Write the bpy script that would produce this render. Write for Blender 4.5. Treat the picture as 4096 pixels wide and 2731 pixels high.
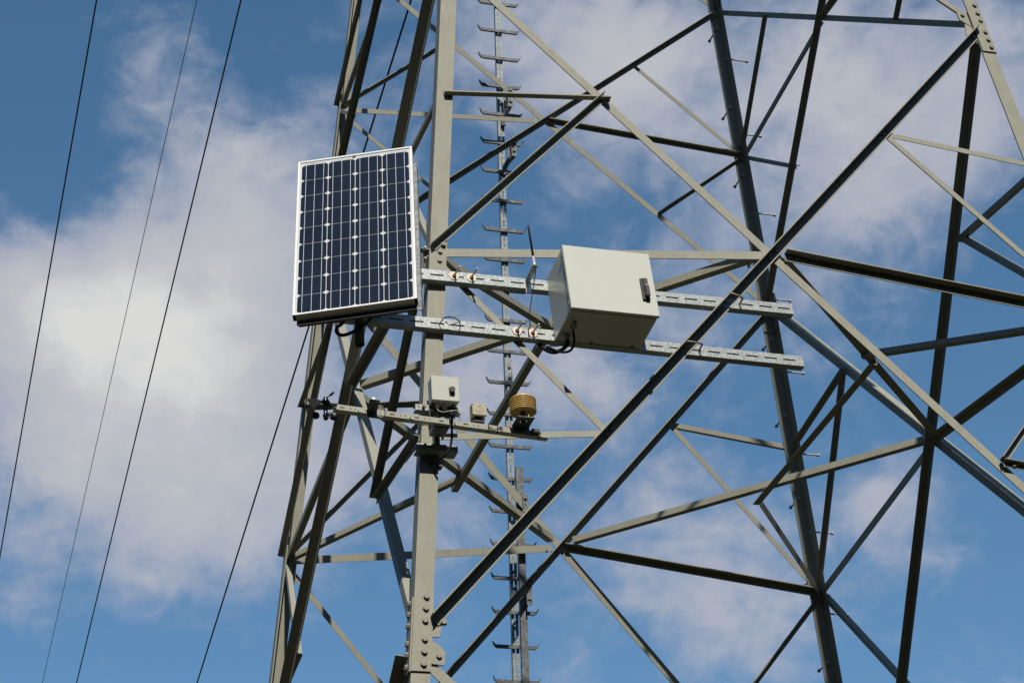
import bpy, math, random
from mathutils import Vector as V, Matrix
random.seed(7)
for o in list(bpy.data.objects): bpy.data.objects.remove(o)
sc = bpy.context.scene
COL = sc.collection

# ------------------------------------------------------------------ camera
cam = bpy.data.cameras.new('camera'); cam.sensor_width = 36.0; cam.lens = 78.01
cam.clip_start = 0.1; cam.clip_end = 6000
co = bpy.data.objects.new('camera', cam); COL.objects.link(co)
RGT, UPV, FWD = V((.9603, -.2735, -.0543)), V((-.0871, -.4792, .8734)), V((.2649, .8340, .4840))
M = Matrix((RGT, UPV, -FWD)).transposed().to_4x4(); M.translation = V((-4.3776, -11.0752, 1.6))
co.matrix_world = M
sc.camera = co

# ------------------------------------------------------------------ sun, sky, exposure
SUN = V((-.114, -1.0, 1.14)).normalized()          # towards the sun
EL = math.asin(SUN.z); AZ = math.atan2(SUN.x, SUN.y)
sl = bpy.data.lights.new('sun', 'SUN'); sl.energy = 5.0; sl.angle = math.radians(.53); sl.color = (1.0, .955, .86)
so = bpy.data.objects.new('sun', sl); so.rotation_euler = SUN.to_track_quat('Z', 'Y').to_euler(); so.location = (-8, -30, 30)
COL.objects.link(so)
sc.view_settings.view_transform = 'Standard'; sc.view_settings.look = 'None'
sc.view_settings.exposure = 0.0; sc.view_settings.gamma = 1.0; sc.view_settings.use_curve_mapping = False

world = bpy.data.worlds.new('World'); sc.world = world; world.use_nodes = True
NT = world.node_tree; NT.nodes.clear()
def nd(t, **kw):
    n = NT.nodes.new(t)
    for k, v in kw.items(): setattr(n, k, v)
    return n
def mth(op, a, b=None, c=None, clamp=False):
    n = nd('ShaderNodeMath', operation=op, use_clamp=clamp)
    for i, x in enumerate((a, b, c)):
        if x is None: continue
        if isinstance(x, (int, float)): n.inputs[i].default_value = x
        else: NT.links.new(x, n.inputs[i])
    return n.outputs[0]
tc = nd('ShaderNodeTexCoord'); DIR = tc.outputs['Generated']
sky = nd('ShaderNodeTexSky', sky_type='NISHITA', sun_disc=False)
sky.sun_elevation = EL; sky.sun_rotation = AZ % (2*math.pi)
sky.altitude = 100; sky.air_density = 1.0; sky.dust_density = .2; sky.ozone_density = 4.0
def cdir(az, el):                                   # compass-like direction on the sky, degrees
    a, e = math.radians(az), math.radians(el)
    return V((math.sin(a)*math.cos(e), math.cos(a)*math.cos(e), math.sin(e)))
#CLOUDS = (azimuth, elevation, radius, weight) : where the cloud banks stand in the sky
CLOUDS = [(17.62, 28.95, 17, 0.8), (4.81, 29.8, 2.3, 1.0), (8.09, 29.56, 2.1, 0.8), (3.16, 30.32, 1.7, 0.75), (5.79, 30.44, 1.6, 0.3), (3.86, 31.02, 1.0, 0.4), (6.81, 30.03, 2.4, 0.4), (9.99, 30.08, 2.4, 0.6), (10.51, 31.54, 2.0, 0.4), (6.48, 28.92, 3.0, 0.55), (8.76, 27.18, 3.0, 0.6), (5.91, 27.46, 2.6, 0.35), (10.75, 26.73, 2.4, 0.5), (3.81, 27.93, 2.2, 0.35), (4.53, 25.98, 2.2, 0.4), (7.82, 25.06, 2.2, 0.3), (10.74, 24.84, 2.0, 0.35), (14.01, 27.12, 2.0, 0.5), (16.57, 27.7, 1.8, 0.5), (19.49, 27.64, 1.6, 0.7), (15.77, 24.59, 1.5, 0.25), (4.99, 31.16, 0.7, -0.45), (8.2, 30.57, 0.6, -0.35), (3.83, 31.62, 1.0, -0.45), (8.28, 32.96, 1.9, 0.45), (9.85, 34.2, 1.7, 0.42), (6.46, 35.87, 1.6, 0.36), (7.93, 36.58, 1.5, 0.25), (11.45, 34.21, 1.3, 0.3), (6.63, 35.0, 1.3, 0.3), (11.57, 32.65, 1.6, 0.35), (3.35, 34.83, 2.2, -0.6), (2.85, 32.83, 1.8, -0.5), (10.8, 36.64, 2.0, -0.5), (5.0, 33.39, 1.3, -0.25), (3.35, 36.57, 1.5, -0.3), (4.41, 21.72, 2.6, -0.35), (8.84, 21.43, 2.4, -0.3), (7.61, 23.96, 1.6, 0.45), (3.89, 22.69, 1.6, 0.5), (4.49, 24.45, 1.8, 0.35), (9.77, 23.63, 1.6, 0.3), (12.63, 21.7, 2.2, -0.4), (10.49, 23.07, 1.3, 0.1), (6.69, 22.85, 1.2, 0.2), (18.26, 36.46, 1.8, 0.75), (21.63, 36.78, 1.8, 0.8), (23.28, 35.64, 1.9, 0.58), (20.22, 35.34, 1.4, 0.5), (22.17, 34.4, 1.8, 0.45), (24.59, 32.48, 1.7, 0.4), (27.61, 33.12, 2.6, 0.62), (30.72, 34.12, 2.6, 0.65), (33.2, 34.58, 2.2, 0.65), (28.73, 35.53, 1.6, 0.4), (32.68, 32.34, 1.8, 0.55), (26.45, 35.73, 1.6, 0.45), (30.61, 31.68, 1.3, 0.45), (28.11, 31.49, 1.3, 0.5), (18.16, 31.89, 1.7, -0.5), (21.91, 32.29, 1.1, -0.3), (17.08, 33.52, 1.1, -0.25), (19.04, 34.41, 0.8, -0.25), (21.75, 30.85, 1.4, 0.05), (23.99, 30.97, 1.4, 0.35), (19.97, 32.78, 1.2, 0.3), (24.1, 34.66, 0.9, -0.3), (27.24, 32.5, 0.9, -0.25), (28.73, 28.49, 2.0, -0.22), (30.48, 25.22, 2.4, -0.38), (27.09, 26.12, 1.9, -0.3), (31.69, 27.71, 1.5, 0.2), (23.06, 28.81, 1.4, 0.25), (21.68, 27.92, 1.4, -0.2), (23.36, 26.08, 1.8, -0.35), (18.33, 25.8, 1.4, -0.4), (16.84, 25.88, 1.0, -0.2), (22.59, 24.81, 1.5, 0.5), (20.68, 24.29, 1.4, 0.3), (27.85, 24.02, 1.3, 0.9), (28.94, 22.66, 1.6, 0.35), (24.76, 22.7, 1.3, 0.35), (22.49, 21.8, 1.5, 0.6), (20.51, 22.52, 1.2, 0.4), (24.62, 21.6, 1.2, 0.4), (26.85, 20.7, 2.0, 0), (19.77, 21.02, 1.6, -0.35), (16.81, 21.42, 1.6, -0.3), (29.8, 20.89, 2.2, -0.15), (23.27, 20.3, 1.4, 0.15)]
acc = None
for az, el, rad, w in CLOUDS:
    d = cdir(az, el)
    vm = nd('ShaderNodeVectorMath', operation='DOT_PRODUCT'); NT.links.new(DIR, vm.inputs[0]); vm.inputs[1].default_value = d
    k = 2.0/math.radians(rad)**2
    e = mth('EXPONENT', mth('MULTIPLY_ADD', vm.outputs['Value'], k, -k))
    acc = mth('MULTIPLY', e, w) if acc is None else mth('MULTIPLY_ADD', e, w, acc)
def noise(scale, detail, rough, dist=0.0, off=(0, 0, 0), rot=(0, 0, 0), scl=(1, 1, 1)):
    mp = nd('ShaderNodeMapping'); mp.inputs['Location'].default_value = off; mp.inputs['Rotation'].default_value = rot; mp.inputs['Scale'].default_value = scl
    NT.links.new(DIR, mp.inputs['Vector'])
    n = nd('ShaderNodeTexNoise'); n.inputs['Scale'].default_value = scale; n.inputs['Detail'].default_value = detail
    n.inputs['Roughness'].default_value = rough; n.inputs['Distortion'].default_value = dist
    NT.links.new(mp.outputs[0], n.inputs['Vector']); return n.outputs['Fac']
n1 = noise(11.0, 9, .58, .3, (3.1, 1.7, .4))
n2 = noise(30.0, 8, .58, .6, (.3, 5.2, 1.9), (0, .5, .3), (1, 1, 1.5))
n4 = noise(72.0, 5, .6, .5, (1.3, 4.2, 6.1), (.4, 0, .2), (1, 1, 1.3))
nn = mth('ADD', mth('MULTIPLY', mth('SUBTRACT', n1, .5), 2.0), mth('MULTIPLY_ADD', mth('SUBTRACT', n2, .5), 2.0, mth('MULTIPLY_ADD', mth('SUBTRACT', n4, .5), .75, -.75)))
calm = nd('ShaderNodeMapRange', interpolation_type='SMOOTHSTEP'); calm.inputs['From Min'].default_value = .9; calm.inputs['From Max'].default_value = 2.6; calm.inputs['To Min'].default_value = 1.0; calm.inputs['To Max'].default_value = .55
NT.links.new(acc, calm.inputs['Value'])
nn = mth('ADD', mth('MULTIPLY', mth('ADD', nn, .75), calm.outputs[0]), -.75)
dens = mth('ADD', acc, nn)
mr = nd('ShaderNodeMapRange', interpolation_type='SMOOTHSTEP'); mr.inputs['From Min'].default_value = -.40; mr.inputs['From Max'].default_value = 1.15
NT.links.new(dens, mr.inputs['Value']); mask = mr.outputs[0]
ramp = nd('ShaderNodeValToRGB'); cr = ramp.color_ramp
cr.elements[0].position = .0; cr.elements[0].color = (.37, .41, .525, 1)
cr.elements[1].position = 1.0; cr.elements[1].color = (.74, .735, .715, 1)
e2 = cr.elements.new(.42); e2.color = (.45, .468, .54, 1)
e3 = cr.elements.new(.72); e3.color = (.545, .553, .575, 1)
n3 = noise(16.0, 6, .5, .4, (7.7, .9, 2.2))
mr2 = nd('ShaderNodeMapRange'); mr2.inputs['From Min'].default_value = .0; mr2.inputs['From Max'].default_value = 2.5
NT.links.new(mth('ADD', dens, mth('MULTIPLY', mth('SUBTRACT', n3, .5), 1.15)), mr2.inputs['Value']); NT.links.new(mr2.outputs[0], ramp.inputs[0])
bsky = nd('ShaderNodeBackground'); bsky.inputs['Strength'].default_value = .112
hs = nd('ShaderNodeHueSaturation'); hs.inputs['Saturation'].default_value = 1.10; hs.inputs['Hue'].default_value = .489; NT.links.new(sky.outputs[0], hs.inputs['Color']); NT.links.new(hs.outputs[0], bsky.inputs['Color'])
bcl = nd('ShaderNodeBackground'); bcl.inputs['Strength'].default_value = 1.0; NT.links.new(ramp.outputs[0], bcl.inputs['Color'])
mx = nd('ShaderNodeMixShader'); NT.links.new(mth('MULTIPLY', mask, .94), mx.inputs[0]); NT.links.new(bsky.outputs[0], mx.inputs[1]); NT.links.new(bcl.outputs[0], mx.inputs[2])
out = nd('ShaderNodeOutputWorld'); NT.links.new(mx.outputs[0], out.inputs[0])

# ------------------------------------------------------------------ materials
def mat(name, c1, c2=None, rough=.55, metal=0.0, scale=14.0, bump=0.0, bscale=90.0, spec=.5, voro=0.0, coat=0.0, streak=0.0, lowscale=None):
    m = bpy.data.materials.new(name); m.use_nodes = True; t = m.node_tree; b = t.nodes['Principled BSDF']
    b.inputs['Roughness'].default_value = rough; b.inputs['Metallic'].default_value = metal
    b.inputs['Specular IOR Level'].default_value = spec
    if coat: b.inputs['Coat Weight'].default_value = coat; b.inputs['Coat Roughness'].default_value = .06
    if c2 is None: c2 = tuple(x*.8 for x in c1)
    g = t.nodes.new('ShaderNodeTexCoord')
    n = t.nodes.new('ShaderNodeTexNoise'); n.inputs['Scale'].default_value = scale; n.inputs['Detail'].default_value = 5; n.inputs['Roughness'].default_value = .62
    t.links.new(g.outputs['Object'], n.inputs['Vector'])
    fac = n.outputs['Fac']
    if voro:
        v = t.nodes.new('ShaderNodeTexVoronoi'); v.inputs['Scale'].default_value = voro
        t.links.new(g.outputs['Object'], v.inputs['Vector'])
        bw = t.nodes.new('ShaderNodeSeparateColor'); t.links.new(v.outputs['Color'], bw.inputs[0])
        a = t.nodes.new('ShaderNodeMath'); a.operation = 'MULTIPLY_ADD'; a.inputs[1].default_value = .55
        s = t.nodes.new('ShaderNodeMath'); s.operation = 'MULTIPLY'; s.inputs[1].default_value = .5; t.links.new(fac, s.inputs[0])
        t.links.new(bw.outputs[0], a.inputs[0]); t.links.new(s.outputs[0], a.inputs[2]); fac = a.outputs[0]
    mp = t.nodes.new('ShaderNodeMapRange'); mp.inputs['From Min'].default_value = .3; mp.inputs['From Max'].default_value = .72
    t.links.new(fac, mp.inputs['Value'])
    mix = t.nodes.new('ShaderNodeMix'); mix.data_type = 'RGBA'
    mix.inputs['A'].default_value = (*c1, 1); mix.inputs['B'].default_value = (*c2, 1)
    t.links.new(mp.outputs[0], mix.inputs['Factor']); colo = mix.outputs['Result']
    if streak:
        mpp = t.nodes.new('ShaderNodeMapping'); mpp.inputs['Scale'].default_value = (38, 38, 3.0); t.links.new(g.outputs['Object'], mpp.inputs[0])
        ns = t.nodes.new('ShaderNodeTexNoise'); ns.inputs['Scale'].default_value = 1.0; ns.inputs['Detail'].default_value = 4; t.links.new(mpp.outputs[0], ns.inputs['Vector'])
        m3 = t.nodes.new('ShaderNodeMapRange'); m3.inputs['From Min'].default_value = .54; m3.inputs['From Max'].default_value = .74; m3.inputs['To Max'].default_value = streak; t.links.new(ns.outputs['Fac'], m3.inputs['Value'])
        mix2 = t.nodes.new('ShaderNodeMix'); mix2.data_type = 'RGBA'; t.links.new(m3.outputs[0], mix2.inputs['Factor']); t.links.new(colo, mix2.inputs['A'])
        mix2.inputs['B'].default_value = (*(x*.55 for x in c1), 1); colo = mix2.outputs['Result']
    t.links.new(colo, b.inputs['Base Color'])
    if bump:
        n2 = t.nodes.new('ShaderNodeTexNoise'); n2.inputs['Scale'].default_value = bscale; n2.inputs['Detail'].default_value = 4
        t.links.new(g.outputs['Object'], n2.inputs['Vector'])
        bp = t.nodes.new('ShaderNodeBump'); bp.inputs['Strength'].default_value = bump; bp.inputs['Distance'].default_value = .004
        hgt = n2.outputs['Fac']
        if streak:
            mq = t.nodes.new('ShaderNodeMapping'); mq.inputs['Scale'].default_value = (75, 75, 5.0); t.links.new(g.outputs['Object'], mq.inputs[0])
            nq = t.nodes.new('ShaderNodeTexNoise'); nq.inputs['Scale'].default_value = 1.0; nq.inputs['Detail'].default_value = 3; t.links.new(mq.outputs[0], nq.inputs['Vector'])
            sq = t.nodes.new('ShaderNodeMapRange'); sq.inputs['From Min'].default_value = .58; sq.inputs['From Max'].default_value = .66; t.links.new(nq.outputs['Fac'], sq.inputs['Value'])
            aq = t.nodes.new('ShaderNodeMath'); aq.operation = 'MULTIPLY_ADD'; aq.inputs[1].default_value = .55; t.links.new(sq.outputs[0], aq.inputs[0]); t.links.new(n2.outputs['Fac'], aq.inputs[2]); hgt = aq.outputs[0]
        t.links.new(hgt, bp.inputs['Height']); t.links.new(bp.outputs[0], b.inputs['Normal'])
    return m
MP = mat('olive grey tower paint', (.305, .295, .238), (.262, .253, .205), .50, scale=9, bump=.30, bscale=70, spec=.14, streak=.25)
MG = mat('galvanised steel', (.41, .425, .41), (.25, .265, .26), .46, .3, 30, .1, 120, voro=130)
MGD = mat('weathered galvanised steel', (.22, .228, .228), (.12, .126, .13), .5, .25, 30, .15, 90, voro=60)
MCAB = mat('light grey cabinet paint', (.53, .535, .475), (.505, .51, .45), .32, 0, 6, .05, 160, .5)
MALU = mat('matt aluminium', (.50, .485, .41), (.44, .425, .355), .42, .2, 20, .05, 160)
MWHT = mat('anodised white frame', (.82, .80, .76), (.76, .74, .70), .35, .2, 8)
MBACK = mat('white backsheet', (.56, .57, .56), (.52, .53, .52), .3, 0, 10, coat=.5)
MCELL = mat('monocrystalline cell', (.007, .012, .024), (.004, .007, .015), .30, 0, 5, spec=.2, coat=.12)
MBUS = mat('silver busbar', (.55, .60, .68), (.48, .52, .60), .4, .3, 25)
MBLK = mat('black rubber', (.012, .012, .013), (.009, .009, .010), .65, 0, 30, spec=.15)
MBGL = mat('glossy black plastic', (.012, .012, .013), (.009, .009, .010), .12, 0, 30)
MDGR = mat('dark grey plastic', (.055, .052, .052), (.045, .042, .042), .45, 0, 60, .2, 200)
MBRN = mat('brown black handle plastic', (.032, .024, .022), (.024, .018, .017), .5, 0, 60, .2, 200)
MYEL = mat('yellowed shield plastic', (.56, .37, .125), (.49, .32, .105), .4, 0, 12)
MBEI = mat('beige sensor case', (.46, .405, .29), (.42, .37, .265), .45, 0, 20)
MGLD = mat('grey nylon gland', (.42, .43, .41), (.36, .37, .35), .5, 0, 30)
MRUST = mat('rusty steel thread', (.20, .085, .045), (.33, .24, .19), .7, .3, 120)
MWASH = mat('pale washer', (.70, .61, .50), (.60, .47, .36), .5, .1, 50)
MSTL = mat('bright stainless steel', (.66, .66, .65), (.55, .55, .55), .30, .4, 20)
MUB = mat('brownish steel rod', (.30, .25, .21), (.20, .15, .12), .45, .4, 60)
MBOLT = mat('painted bolt head', (.275, .262, .205), (.22, .21, .165), .5, 0, 60, spec=.25)
MSTEP = mat('pale step bolt', (.42, .41, .35), (.34, .33, .28), .5, .1, 60)
MWIRE = mat('weathered conductor', (.035, .035, .038), (.028, .028, .03), .6, .3, 40)
MGRN = mat('green yellow earth wire', (.16, .42, .06), (.14, .36, .05), .4, 0, 20)
MBLU = mat('blue terminal', (.03, .28, .70), (.03, .24, .60), .35, 0, 20)
MRED = mat('red tie', (.35, .05, .06), (.30, .04, .05), .5, 0, 20)
MINK = mat('grey print', (.17, .16, .15), (.15, .14, .13), .6, 0, 40)
MWOOD = mat('added wood foliage', (.016, .020, .006), (.009, .012, .003), .9, 0, .4, spec=.1)  # kept very dark so the added trees bounce little sunlight
MGRS = mat('meadow grass', (.026, .024, .004), (.015, .014, .002), .9, 0, .6, .3, 8)

# ------------------------------------------------------------------ mesh helpers
def orth(d, hint):
    d = d.normalized(); u = hint - d*hint.dot(d)
    if u.length < 1e-6: u = V((1, 0, 0)) - d*d.x
    return u.normalized()
class MB:
    def __init__(s): s.v = []; s.f = []; s.sm = []
    def add(s, vs, fs, smooth=False):
        o = len(s.v); s.v += [V(x) for x in vs]; s.f += [tuple(i+o for i in f) for f in fs]; s.sm += [smooth]*len(fs); return s
    def box(s, c, X, Y, Z, ch=0.0):                    # centre and three half-extent vectors
        c, X, Y, Z = V(c), V(X), V(Y), V(Z)
        if ch <= 0:
            vs = [c+a*X+b*Y+d*Z for a in (-1, 1) for b in (-1, 1) for d in (-1, 1)]
            fs = [(0, 1, 3, 2), (4, 6, 7, 5), (0, 4, 5, 1), (2, 3, 7, 6), (0, 2, 6, 4), (1, 5, 7, 3)]
            return s.add(vs, fs)
        # chamfered: rounded outline in X,Z swept along Y with chamfered ends
        def ring(y, k):
            lx, lz = X.length, Z.length; cx, cz = X.normalized(), Z.normalized(); r = ch
            lx -= k; lz -= k
            pts = []
            for sx, sz, a0 in ((1, 1, 0), (-1, 1, 90), (-1, -1, 180), (1, -1, 270)):
                for a in (0, 45, 90):
                    t = math.radians(a0+a); pts.append(c+y+cx*(sx*(lx-r)+r*math.cos(t))+cz*(sz*(lz-r)+r*math.sin(t)))
            return pts
        yn = Y.normalized(); L = Y.length
        R = [ring(yn*-L, ch*.7), ring(yn*-(L-ch*.7), 0), ring(yn*(L-ch*.7), 0), ring(yn*L, ch*.7)]
        n = len(R[0]); vs = [p for r in R for p in r]
        fs = [tuple(range(n))[::-1], tuple(range(3*n, 4*n))]
        for k in range(3):
            for i in range(n): fs.append((k*n+i, k*n+(i+1) % n, (k+1)*n+(i+1) % n, (k+1)*n+i))
        return s.add(vs, fs)
    def prism(s, prof, a, b, u, n):                    # profile points (p along u, q along n) swept a -> b
        m = len(prof); vs = [a+u*p+n*q for p, q in prof]+[b+u*p+n*q for p, q in prof]
        fs = [tuple(range(m))[::-1], tuple(range(m, 2*m))]+[(i, (i+1) % m, m+(i+1) % m, m+i) for i in range(m)]
        return s.add(vs, fs)
    def poly(s, pts, n, t):                            # flat plate from an outline, thickness t along n
        pts = [V(p) for p in pts]; m = len(pts)
        vs = pts+[p+n*t for p in pts]
        fs = [tuple(range(m))[::-1], tuple(range(m, 2*m))]+[(i, (i+1) % m, m+(i+1) % m, m+i) for i in range(m)]
        return s.add(vs, fs)
    def cyl(s, a, b, r, r2=None, n=14, cap=True, smooth=True):
        a, b = V(a), V(b); r2 = r if r2 is None else r2; d = (b-a).normalized()
        u = orth(d, V((.31, .17, .93)) if abs(d.z) < .9 else V((1, .2, 0))); w = d.cross(u)
        vs = []
        for p, q in ((a, r), (b, r2)):
            for i in range(n):
                t = 2*math.pi*i/n; vs.append(p+u*(q*math.cos(t))+w*(q*math.sin(t)))
        s.add(vs, [(i, (i+1) % n, n+(i+1) % n, n+i) for i in range(n)], smooth)
        if cap: s.add(vs, [tuple(range(n))[::-1], tuple(range(n, 2*n))])
        return s
    def lathe(s, prof, c, ax, n=32, smooth=True):       # prof: (radius, height along ax)
        ax = V(ax).normalized(); u = orth(ax, V((1, .1, .05))); w = ax.cross(u); c = V(c); vs = []
        for r, h in prof:
            for i in range(n):
                t = 2*math.pi*i/n; vs.append(c+ax*h+u*(r*math.cos(t))+w*(r*math.sin(t)))
        fs = []
        for k in range(len(prof)-1):
            for i in range(n): fs.append((k*n+i, k*n+(i+1) % n, (k+1)*n+(i+1) % n, (k+1)*n+i))
        return s.add(vs, fs, smooth)
    def tube(s, pts, r, n=8, smooth=True):
        pts = [V(p) for p in pts]; m = len(pts); vs = []; u = None
        for i, p in enumerate(pts):
            d = (pts[min(i+1, m-1)]-pts[max(i-1, 0)]).normalized()
            u = orth(d, u if u is not None else V((.2, .3, .9))); w = d.cross(u)
            for k in range(n):
                t = 2*math.pi*k/n; vs.append(p+u*(r*math.cos(t))+w*(r*math.sin(t)))
        fs = []
        for i in range(m-1):
            for k in range(n): fs.append((i*n+k, i*n+(k+1) % n, (i+1)*n+(k+1) % n, (i+1)*n+k))
        s.add(vs, fs, smooth); s.add(vs, [tuple(range(n))[::-1], tuple(range((m-1)*n, m*n))]); return s
    def plate(s, o, X, Y, N, L, Wd, holes, t):          # slab L x Wd in X,Y from corner o, thickness t along -N, rectangular through-holes
        xs = sorted({0.0, L, *[h[0] for h in holes], *[h[1] for h in holes]})
        ys = sorted({0.0, Wd, *[h[2] for h in holes], *[h[3] for h in holes]})
        def hole(i, j):
            if i < 0 or j < 0 or i >= len(xs)-1 or j >= len(ys)-1: return True
            cx, cy = (xs[i]+xs[i+1])/2, (ys[j]+ys[j+1])/2
            return any(a < cx < b and c < cy < d for a, b, c, d in holes)
        P = lambda x, y, k: o+X*x+Y*y-N*(t*k)
        for i in range(len(xs)-1):
            for j in range(len(ys)-1):
                if hole(i, j): continue
                a, b, c, d = xs[i], xs[i+1], ys[j], ys[j+1]
                s.add([P(a, c, 0), P(b, c, 0), P(b, d, 0), P(a, d, 0), P(a, c, 1), P(b, c, 1), P(b, d, 1), P(a, d, 1)], [(0, 1, 2, 3), (7, 6, 5, 4)])
                if hole(i-1, j): s.add([P(a, c, 0), P(a, d, 0), P(a, d, 1), P(a, c, 1)], [(0, 1, 2, 3)])
                if hole(i+1, j): s.add([P(b, c, 0), P(b, c, 1), P(b, d, 1), P(b, d, 0)], [(0, 1, 2, 3)])
                if hole(i, j-1): s.add([P(a, c, 0), P(a, c, 1), P(b, c, 1), P(b, c, 0)], [(0, 1, 2, 3)])
                if hole(i, j+1): s.add([P(a, d, 0), P(b, d, 0), P(b, d, 1), P(a, d, 1)], [(0, 1, 2, 3)])
        return s
    def build(s, name, m, parent=None, local=False, origin=None):
        me = bpy.data.meshes.new(name)
        base = V((0, 0, 0))
        if parent is not None and not local:
            p = parent; base = V((0, 0, 0))
            while p is not None: base += p.location; p = p.parent
        og = V(origin) if origin is not None else V((0, 0, 0))
        if origin is not None and not local: og = V(origin)-base
        me.from_pydata([tuple(p-base-og) for p in s.v], [], s.f)
        me.materials.append(m)
        for p, k in zip(me.polygons, s.sm): p.use_smooth = k
        me.validate(); me.update()
        import bmesh
        bm = bmesh.new(); bm.from_mesh(me); bmesh.ops.recalc_face_normals(bm, faces=bm.faces); bm.to_mesh(me); bm.free()
        o = bpy.data.objects.new(name, me); COL.objects.link(o); o.location = og
        if parent is not None: o.parent = parent
        return o
def smoothpath(pts, k=6):
    pts = [V(p) for p in pts]; P = [pts[0]]+pts+[pts[-1]]; r = []
    for i in range(1, len(P)-2):
        a, b, c, d = P[i-1], P[i], P[i+1], P[i+2]
        for j in range(k):
            t = j/k
            r.append(.5*((2*b)+(c-a)*t+(2*a-5*b+4*c-d)*t*t+(3*b-a-3*c+d)*t**3))
    r.append(pts[-1]); return r
def thing(name, label, cat, loc, group=None):
    o = bpy.data.objects.new(name, None); COL.objects.link(o); o.location = loc; o.empty_display_size = .1
    return tag(o, label, cat, group)
def tag(o, label, cat, group=None):
    o['label'] = label; o['category'] = cat
    if group: o['group'] = group
    return o
def dup(o, loc, parent=None):
    c = o.copy(); COL.objects.link(c); c.location = loc
    if parent is not None: c.parent = parent
    return c

# ------------------------------------------------------------------ ground
g = MB(); R = 2500; N = 48
g.add([(0, 0, 0)]+[(R*math.cos(2*math.pi*i/N), R*math.sin(2*math.pi*i/N), 0) for i in range(N)], [(0, 1+i, 1+(i+1) % N) for i in range(N)])
go = g.build('ground', MGRS); go['kind'] = 'structure'

# added unseen wood: one mass of tree crowns blocking low sky light
import bmesh
def sky_blocking_crowns():
    rnd = random.Random(3); mb = MB()
    for i in range(260):
        a = rnd.uniform(0, 2*math.pi); r = rnd.uniform(27, 52); hgt = rnd.uniform(17, 24)
        x, y = r*math.sin(a), r*math.cos(a)
        az = math.atan2(x+4.4, y+11.1)-.31             # inside the camera's sector: pushed back and lowered to stay out of frame
        if abs(math.atan2(math.sin(az), math.cos(az))) < .80:
            q = rnd.uniform(100, 140); az += .31; x, y = q*math.sin(az)-4.4, q*math.cos(az)-11.1; hgt = rnd.uniform(10, 13)
        c = V((x, y, hgt*.56)); n, m = 10, 7; vs = []
        for j in range(m+1):
            t = math.pi*j/m
            for k in range(n):
                p = 2*math.pi*k/n; w = rnd.uniform(.78, 1.15)
                vs.append(c+V((math.cos(p)*math.sin(t)*hgt*.33*w, math.sin(p)*math.sin(t)*hgt*.33*w, math.cos(t)*hgt*.5*rnd.uniform(.92, 1.04))))
        mb.add(vs, [(j*n+k, j*n+(k+1) % n, (j+1)*n+(k+1) % n, (j+1)*n+k) for j in range(m) for k in range(n)])
    return mb
wo = sky_blocking_crowns().build('added_woods', MWOOD); tag(wo, 'added dark green wood out of view, keeping low sky light off the tower', 'added_woods'); wo['kind'] = 'stuff'

# ------------------------------------------------------------------ lattice tower
H0, ZM0, Z1, ZM1, Z2, ZT = 5.1777, 7.3718, 9.4897, 10.7068, 11.9315, 14.0
ZB = .35
SG = {'A': (-1, -1), 'D': (1, -1), 'C': (1, 1), 'B': (-1, 1)}
def corner(l, z):
    sx, sy = SG[l]; return V((sx*(2.1-.1007*(z-H0)), sy*(2.18416-.10794*(z-H0)), z))
tower = thing('lattice_tower', 'olive grey painted steel lattice pylon of bolted angle bars', 'pylon', (0, 0, 0))
def angle(name, a, b, n, off, t, w, wf, fl, edge=1, parent=tower, up=V((0, 0, 1)), ta=0.0, tb=0.0, m=None):
    """rolled angle bar from a to b: web in the plane with normal n at offset off..off+t, flange on the upper (edge=1) or lower edge, pointing along fl*n"""
    a, b = V(a), V(b); d = (b-a).normalized(); a = a+d*ta; b = b-d*tb
    n = orth(d, n); u = n.cross(d).normalized()
    if u.dot(up) < 0: u = -u
    u = u*edge
    h = w/2
    if fl > 0: prof = [(-h, off), (h, off), (h, off+wf), (h-t, off+wf), (h-t, off+t), (-h, off+t)]
    else: prof = [(-h, off+t), (h, off+t), (h, off+t-wf), (h-t, off+t-wf), (h-t, off), (-h, off)]
    mb = MB(); mb.prism(prof, a, b, u, n)
    return mb.build(name, m or MP, parent)
# legs: angle section with the heel outside
LT = .0085
for l in 'ADCB':
    sx, sy = SG[l]
    for zlo, zhi, w in ((0.0, Z1-.02, .088), (Z1-.02, ZT+4, .080)):
        a, b = corner(l, zlo), corner(l, zhi); mb = MB()
        prof = [(0, 0), (w, 0), (w, LT), (LT, LT), (LT, w), (0, w)]
        mb.prism(prof, a, b, V((-sx, 0, 0)), V((0, -sy, 0)))
        lg = mb.build('leg', MP, tower)
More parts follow.
